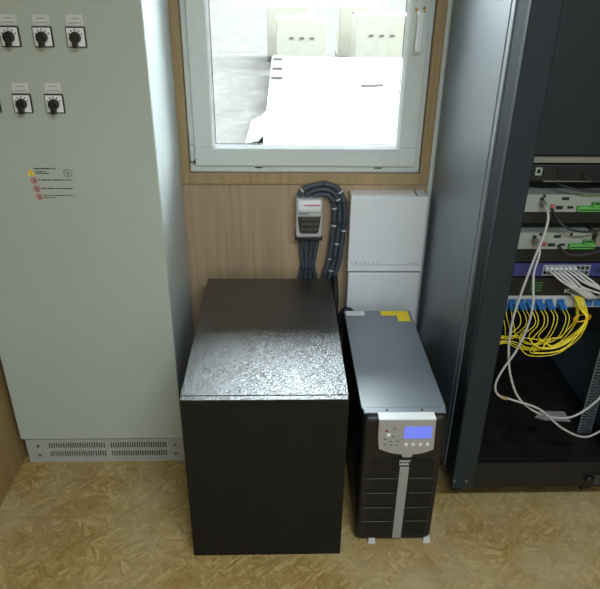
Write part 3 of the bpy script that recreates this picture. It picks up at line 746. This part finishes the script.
# --- yellow fibre cords, two from each plug position
ordn = ['first', 'second', 'third', 'fourth', 'fifth', 'sixth', 'seventh']
rnd = random.Random(3)
for i, x in enumerate(px_[:7]):
    for j in range(2):
        xx = x - .0052 + j * .0104; y = gy - .008
        right = (i >= 2) or (i == 1 and j == 1)
        d = Vector((.25, -.75, -.55)).normalized() if right else Vector((-.05, -.8, -.6)).normalized()
        lab = f'{"left" if j == 0 else "right"} yellow fibre cord on the {ordn[i]} blue plug from the left of the patch panel'
        t = Thing('fibre_cable', lab, 'cable', (xx, y, .795), 'yellow fibre cords in the rack')
        p0 = Vector((xx, y, .795)); pl_ = MB().obox(p0 + d * .012, d.cross((1, 0, 0)).cross(d), d, d.cross((1, 0, 0)), .0043, .012, .0060)
        t.part('plug', pl_, M['fibreplug'], bevel=.0012, label='blue plug')
        p1 = p0 + d * .023; a = p0 + d * .045; k = rnd.uniform(-1, 1)
        if i <= 1 and not right:
            path = [p1, a, (xx + .008 + .004 * k, -.712, .738), (xx + .018 + .004 * k, -.705, .70), (.672 + .012 * j, -.695, .690 + .010 * k), (.640, -.69, .685 + .012 * (i + j) - .012), (.625, -.685, .684 + .012 * (i + j) - .012)]
        elif i in (2, 3) and j == 0:
            path = [p1, a, (xx + .012, -.715, .745), (xx + .004 - .01 * i, -.712, .705), (.685 + .006 * k, -.705, .683 + .006 * i), (.650, -.698, .676 + .008 * i), (.625, -.69, .674 + .008 * i)]
        else:
            zb = .648 + .034 * ((i * 2 + j) % 5) / 4 + .006 * k; xe = .862 + .020 * ((i * 2 + j) % 6) / 5
            xl = min(xx - .012, .74) if i > 3 else xx - .004
            lowx = .745 + .05 * ((i + j) % 3) / 2
            path = [p1, a, (xx + .010, -.716, .745), (xx - .008, -.716, .712), (max(lowx - .035, .70), -.718, zb + .022), (lowx, -.720, zb), (.815, -.722, zb + .008), (.862 + .008 * k, -.722, zb + .048), (.882 + .004 * k, -.720, .765), (xe - .004, -.712, .80), (xe - .016, -.700, .826), (xe - .020, -.688, .832)]
            if i > 4: path = [p1, a, (xx + .008, -.716, .745), (xx - .004, -.717, .705), (xx - .03, -.718, zb + .03), (min(xx - .04, .775), -.720, zb), (.820, -.722, zb + .006)] + path[7:]
        t.part('jacket', MB().tube(spline(path, .006), .0013, 8), M['fibre'], label='yellow jacket')
        if len(path) == 12:
            e = Vector(path[-1]); q = Vector((e.x - .004, gy - .0035, .834))
            t.part('boot', MB().tube(spline([e + Vector((0, -.004, -.002)), q], .006), .0032, 8), M['ethernet'], label='white boot')
# short bundles of yellow loops lying left, low in the rack
for i in range(5):
    z = .665 + .007 * i; y = -.690 - .005 * (i % 3)
    P = [(.624, y, z), (.645, y - .006, z + .004), (.672, y - .010, z + .010), (.700, y - .012, z - .004 + .004 * i), (.728, y - .01, z - .012), (.770, y - .006, z - .018), (.816, y - .004, z - .006), (.848, y - .002, z + .030), (.866, y, z + .08), (.860, y + .006, z + .13), (.850 + .005 * i, y + .01, .826)]
    t = Thing('fibre_cable', f'{["lowest", "second lowest", "middle", "second highest", "highest"][i]} of the slack yellow fibre cords sagging below the plugs', 'cable', P[0], 'slack yellow fibre cords')
    t.part('jacket', MB().tube(spline(P, .006), .0013, 8), M['fibre'])
tb = MB(); tb.cyl((.868, -.716, .7795), (.884, -.716, .7845), .020, .018, n=14)
single('cable_tie', MB().tube([(.872 + .0225 * math.cos(a), -.712 + .016 * math.sin(a), .768 + .008 * math.cos(a)) for a in [2 * PI * k / 24 for k in range(25)]], .002, 6), pm('orange_tie', (226, 160, 30), .5), 'orange-yellow tie round the bundle of yellow cords', 'cable tie', (.872, -.712, .768))

# --- white network cables leaving the switch
used = [1, 3, 5, 4, 7, 6, 9, 8, 11, 13]
for n_, pi in enumerate(used):
    x, z = ports[pi]; y = gy - .004; k = n_ / (len(used) - 1)
    t = Thing('network_cable', f'white network cable in the violet-blue switch, {["first", "second", "third", "fourth", "fifth", "sixth", "seventh", "eighth", "ninth", "tenth"][n_]} from the left', 'cable', (x, y, z), 'white network cables from the switch')
    t.part('plug', MB().box(x - .0042, x + .0042, y - .016, y - .0006, z - .0045, z + .0045), M['white'], bevel=.001)
    if n_ < 6:
        P = [(x, y - .015, z), (x + .008, y - .036, z - .002), (x + .035, y - .048 - .006 * k, z - .022), (.845 + .035 * k, y - .046, .852 + .010 * k), (.878 + .035 * k, y - .038, .829 + .010 * k), (.888 + .036 * k, y - .028, .822)]
    else:
        P = [(x, y - .015, z), (x + .010, y - .038, z - .002), (x + .045, y - .050, z - .024), (.925 + .02 * k, y - .048, .850 - .012 * (n_ % 2)), (.99, y - .036, .835 - .016 * (n_ % 3)), (1.05, y - .030, .835 - .014 * (n_ % 3))]
    t.part('jacket', MB().tube(spline(P, .006), .0030, 8), M['ethernet'])

# --- two long grey leads
c1 = [pA, (pA[0] + .001, -.715, 1.085), (.703, -.728, 1.039), (.683, -.735, .951), (.661, -.738, .816), (.658, -.738, .733), (.666, -.736, .664), (.685, -.734, .585), (.725, -.732, .50), (.792, -.730, .441), (.877, -.728, .415), (.938, -.720, .428), (1.006, -.700, .485), (1.05, -.66, .56)]
t = Thing('coaxial_cable', 'long pale grey lead hanging from the upper pale rack device', 'cable', pA)
t.part('jacket', MB().tube(spline(c1, .008), .0036, 10), M['lead'])
c2 = [pB, (pB[0], -.712, .975), (.697, -.726, .916), (.703, -.745, .837), (.701, -.748, .766), (.681, -.750, .681), (.652, -.752, .618), (.638, -.752, .563), (.653, -.750, .523), (.699, -.748, .503), (.793, -.746, .464), (.878, -.744, .389), (.962, -.735, .344), (1.031, -.71, .351), (1.08, -.69, .38)]
t = Thing('coaxial_cable', 'long grey lead hanging from the lower pale rack device and looping past the post', 'cable', pB)
jk = t.part('jacket', MB().tube(spline(c2, .008), .0034, 10), M['lead'])
t.part('tag', MB().obox((.672, -.752, .5135), (1, 0, -.35), (0, 1, 0), (.35, 0, 1), .010, .0015, .005), pm('tan_tag', (150, 136, 84), .6), jk)
# dark leads in the gaps
for i, (P, lab) in enumerate((
    ([(.74, -.668, 1.155), (.78, -.69, 1.148), (.83, -.70, 1.146), (.89, -.695, 1.150), (.96, -.69, 1.158), (1.03, -.68, 1.19)], 'black lead lying in the gap above the upper pale device'),
    ([(.735, -.667, 1.088), (.76, -.70, 1.052), (.81, -.71, 1.036), (.87, -.705, 1.040), (.94, -.695, 1.055), (1.03, -.68, 1.09)], 'dark lead sagging below the upper pale device'),
    ([(.775, -.667, .978), (.80, -.695, .962), (.85, -.705, .968), (.90, -.703, .985), (.97, -.69, 1.005), (1.04, -.67, 1.04)], 'dark lead rising to the right across the lower pale device'),
    ([(.80, -.667, 1.180), (.83, -.695, 1.172), (.86, -.70, 1.20), (.885, -.695, 1.23), (.92, -.685, 1.215), (1.0, -.67, 1.20)], 'black lead hooked over the front of the beige shelf'))):
    t = Thing('power_cable', lab, 'cable', P[0]); t.part('jacket', MB().tube(spline(P, .008), .0032, 8), M['conduitblack'])
# sheets on the rack floor and a loose grey coil
for i in range(3):
    P = [(.93 + .012 * i, -.462 - .008 * i), (1.04 + .006 * i, -.478 - .006 * i), (1.052, -.43), (.96, -.425)]
    z = .2022 + .0012 * i
    single('paper_sheet', MB().add([(x, y, z) for x, y in P] + [(x, y, z + .0008) for x, y in P], [(3, 2, 1, 0), (4, 5, 6, 7)] + [(j, (j + 1) % 4, (j + 1) % 4 + 4, j + 4) for j in range(4)]), M['paper'],
           f'{["bottom", "middle", "top"][i]} one of the pale papers on the rack floor', 'paper', (1.01, -.45, z), 'papers on the rack floor')

# ------------------------------------------------------------------ outside the window
ZG = -.5
gd = MB().add([(-30, .13, ZG), (40, .13, ZG), (40, 160, ZG), (-30, 160, ZG)], [(0, 1, 2, 3)])
struct('ground', gd, M['ground'])
gd2 = MB().add([(-30, -40, ZG), (40, -40, ZG), (40, .13, ZG), (-30, .13, ZG)], [(0, 1, 2, 3)])
struct('ground_rear', gd2, M['ground'])
# stacked white boards
bstk = ['bottom', 'second', 'third', 'fourth', 'top']
for i in range(5):
    z = ZG + .02 + i * .082; j = (.0, .03, -.02, .02, -.01)[i]
    single('white_board', MB().box(-.20 + j, 3.6 + j, 4.4 + .3 * (i % 2), 12.5, z - (.02 if i == 0 else 0.0), z + (.068 if i < 4 else .066)).box(-.12, -.02, 4.8, 12.3, z + .06, z + .082).box(3.2, 3.3, 4.8, 12.3, z + .06, z + .082) if i < 4 else MB().box(-.20 + j, 3.6 + j, 4.4, 12.5, z, z + .066),
           M['board'], f'{bstk[i]} board of the white stack outside the window', 'board', (1.7, 8.5, ZG), 'white boards outside', bevel=.006)
zt = ZG + .02 + 4 * .082 + .066
# cartons behind the stack
def carton(name, x0, x1, y0, y1, h, label, slots, mat=M['carton']):
    t = Thing('carton_crate', label, 'crate', ((x0 + x1) / 2, (y0 + y1) / 2, ZG), 'crates outside the window')
    t.part('box', MB().box(x0, x1, y0, y1, ZG + .12, ZG + h), mat, bevel=.02)
    t.part('pallet', MB().box(x0, x1, y0, y1, ZG + .09, ZG + .12).box(x0, x0 + .1, y0, y1, ZG, ZG + .09).box((x0 + x1) / 2 - .05, (x0 + x1) / 2 + .05, y0, y1, ZG, ZG + .09).box(x1 - .1, x1, y0, y1, ZG, ZG + .09), M['timber'])
    cx = (x0 + x1) / 2; w = x1 - x0
    fl = MB().add([(x0, y0, ZG + h + .002), (x1, y0, ZG + h + .002), (x1, (y0 + y1) / 2, ZG + h + .06), (cx, (y0 + y1) / 2, ZG + h + .11), (x0, (y0 + y1) / 2, ZG + h + .05), (x0, y1, ZG + h + .002), (x1, y1, ZG + h + .002)], [(0, 1, 2, 3, 4), (4, 3, 2, 6, 5)])
    t.part('lid_flap', fl, M['sheet'])
    if slots:
        for k in (-1, 0, 1):
            t.part('hand_hole', MB().box(cx + k * w * .2 - .055, cx + k * w * .2 + .055, y0 - .012, y0 + .01, ZG + h * .63, ZG + h * .63 + .05), M['timber'], label='dark hand hole')
carton('a', -.12, 1.06, 13.3, 14.4, 1.10, 'cream crate outside at front left, with three dark hand holes', True)
carton('b', -.36, .80, 14.9, 16.0, 1.30, 'cream crate outside at rear left, standing behind one with hand holes', False)
carton('c', 1.72, 2.95, 13.4, 14.5, 1.20, 'cream crate outside at front right, with three dark hand holes', True)
carton('d', 1.48, 2.70, 15.1, 16.2, 1.40, 'cream crate outside at rear right, half hidden by the front right one', False)
single('plank', MB().obox((1.52, 8.6, zt + .02), (1, .25, 0), (-.25, 1, 0), (0, 0, 1), .19, .035, .02), M['timber'], 'short grey plank lying on the white boards outside', 'plank', (1.52, 8.6, zt))
single('plank', MB().obox((.62, 7.55, zt + .014), (1, .1, 0), (-.1, 1, 0), (0, 0, 1), .14, .03, .014), pm('cream_timber', (226, 210, 180), .8), 'short cream offcut lying on the white boards outside', 'plank', (.62, 7.55, zt))
for y_, w_, l_ in ((12.0, .10, 'farthest'), (10.6, .09, 'middle'), (9.5, .12, 'nearest')):
    single('grey_block', MB().box(-.18, .02, y_ - w_ * 2, y_ + w_ * 2, zt, zt + .05), M['timber'], f'{l_} of three grey blocks on the left edge of the white boards outside', 'block', (-.08, y_, zt), 'grey blocks outside')
# crumpled sheet at the corner of the stack
sh = MB(); N = 16; vs = []
for i in range(N + 1):
    for j in range(N + 1):
        u, v = i / N, j / N; x = -.50 + .27 * u + .03 * v; y = 6.35 + 1.5 * v
        h = .012 + .20 * u ** 2 * (.4 + .6 * v) + .05 * noise.noise((u * 4, v * 5, 2)) * (u + .15)
        vs.append((x, y, ZG + max(h, .004)))
sh.add(vs, [(i * (N + 1) + j, (i + 1) * (N + 1) + j, (i + 1) * (N + 1) + j + 1, i * (N + 1) + j + 1) for i in range(N) for j in range(N)], 0, True)
o = single('plastic_sheet', sh, M['sheet'], 'crumpled white plastic sheet on the ground at the corner of the white boards', 'sheet', (-.35, 7, ZG))
sm = o.modifiers.new('solid', 'SOLIDIFY'); sm.thickness = .006

# ------------------------------------------------------------------ added ceiling fill lamp, sun, sky
SKY = (3.6, 36.0)
lamp = Thing('fill_lamp', 'white housing of the added fill lamp over the room', 'lamp', (.55, -2.6, ZC))
lamp.part('housing', MB().box(-.10, 1.20, -2.68, -2.52, ZC - .05, ZC), M['upvc'], bevel=.004)
ld = bpy.data.lights.new('ceiling_fill', 'AREA'); ld.shape = 'RECTANGLE'; ld.size = 1.25; ld.size_y = .13; ld.energy = 54; ld.color = (.87, .985, 1.08)  # unseen lamp added under the ceiling to fill the room with light
lo = bpy.data.objects.new('ceiling_fill', ld); COL.objects.link(lo); lo.parent = lamp.o; lo.location = (0, 0, -.055)

sd = bpy.data.lights.new('sun', 'SUN'); sd.energy = 0.3; sd.angle = .02; sd.color = (1, .97, .92)
so = bpy.data.objects.new('sun', sd); COL.objects.link(so)
so.rotation_euler = Vector((.55, .42, -.85)).to_track_quat('-Z', 'Y').to_euler()

w = bpy.data.worlds.new('sky'); sc.world = w; w.use_nodes = True
bg = w.node_tree.nodes['Background']; bg.inputs['Color'].default_value = (.82, .93, 1.0, 1)
# hazy sky, brightest in the part of it the window faces
T = w.node_tree; tcw = T.nodes.new('ShaderNodeTexCoord'); dt = T.nodes.new('ShaderNodeVectorMath'); dt.operation = 'DOT_PRODUCT'
T.links.new(tcw.outputs['Generated'], dt.inputs[0]); dt.inputs[1].default_value = Vector((.62, .52, .58)).normalized()
mr = T.nodes.new('ShaderNodeMapRange'); mr.interpolation_type = 'SMOOTHERSTEP'
mr.inputs['From Min'].default_value = -.1; mr.inputs['From Max'].default_value = 1.0; mr.inputs['To Min'].default_value = SKY[0]; mr.inputs['To Max'].default_value = SKY[1]
T.links.new(dt.outputs['Value'], mr.inputs['Value']); T.links.new(mr.outputs[0], bg.inputs['Strength'])
for nm, x0, x1, y, z0, z1, rx in (('window_portal', -.25, .43, .10, 1.08, 2.04, -PI / 2), ('rear_fill_portal', RX0, RX1, YR - .14, RZ0, RZ1, PI / 2)):
    pd = bpy.data.lights.new(nm, 'AREA'); pd.shape = 'RECTANGLE'; pd.size = x1 - x0; pd.size_y = z1 - z0; pd.cycles.is_portal = True
    po = bpy.data.objects.new(nm, pd); COL.objects.link(po); po.location = ((x0 + x1) / 2, y, (z0 + z1) / 2); po.rotation_euler = (rx, 0, 0)

# ------------------------------------------------------------------ camera
pit, yaw, rol = math.radians(27.5424), math.radians(1.8579), math.radians(0.7448)
fw = Vector((math.sin(yaw) * math.cos(pit), math.cos(yaw) * math.cos(pit), -math.sin(pit)))
rt = fw.cross(Vector((0, 0, 1))).normalized(); up = rt.cross(fw)
r2 = rt * math.cos(rol) + up * math.sin(rol); u2 = -rt * math.sin(rol) + up * math.cos(rol)
cd = bpy.data.cameras.new('camera'); cd.sensor_width = 36; cd.lens = 626.1257 / 600 * 36; cd.clip_start = .02; cd.clip_end = 500
co = bpy.data.objects.new('camera', cd); COL.objects.link(co)
mt = Matrix((r2, u2, -fw)).transposed().to_4x4(); mt.translation = (0, -2.2721, 1.6609); co.matrix_world = mt
sc.camera = co

sc.view_settings.view_transform = 'Standard'; sc.view_settings.look = 'None'; sc.view_settings.gamma = 1; sc.view_settings.use_curve_mapping = False
sc.view_settings.exposure = 0.0
sc.cycles.use_denoising = True
sc.cycles.max_bounces = 10; sc.cycles.diffuse_bounces = 6; sc.cycles.transparent_max_bounces = 16
sc.cycles.sample_clamp_indirect = 6
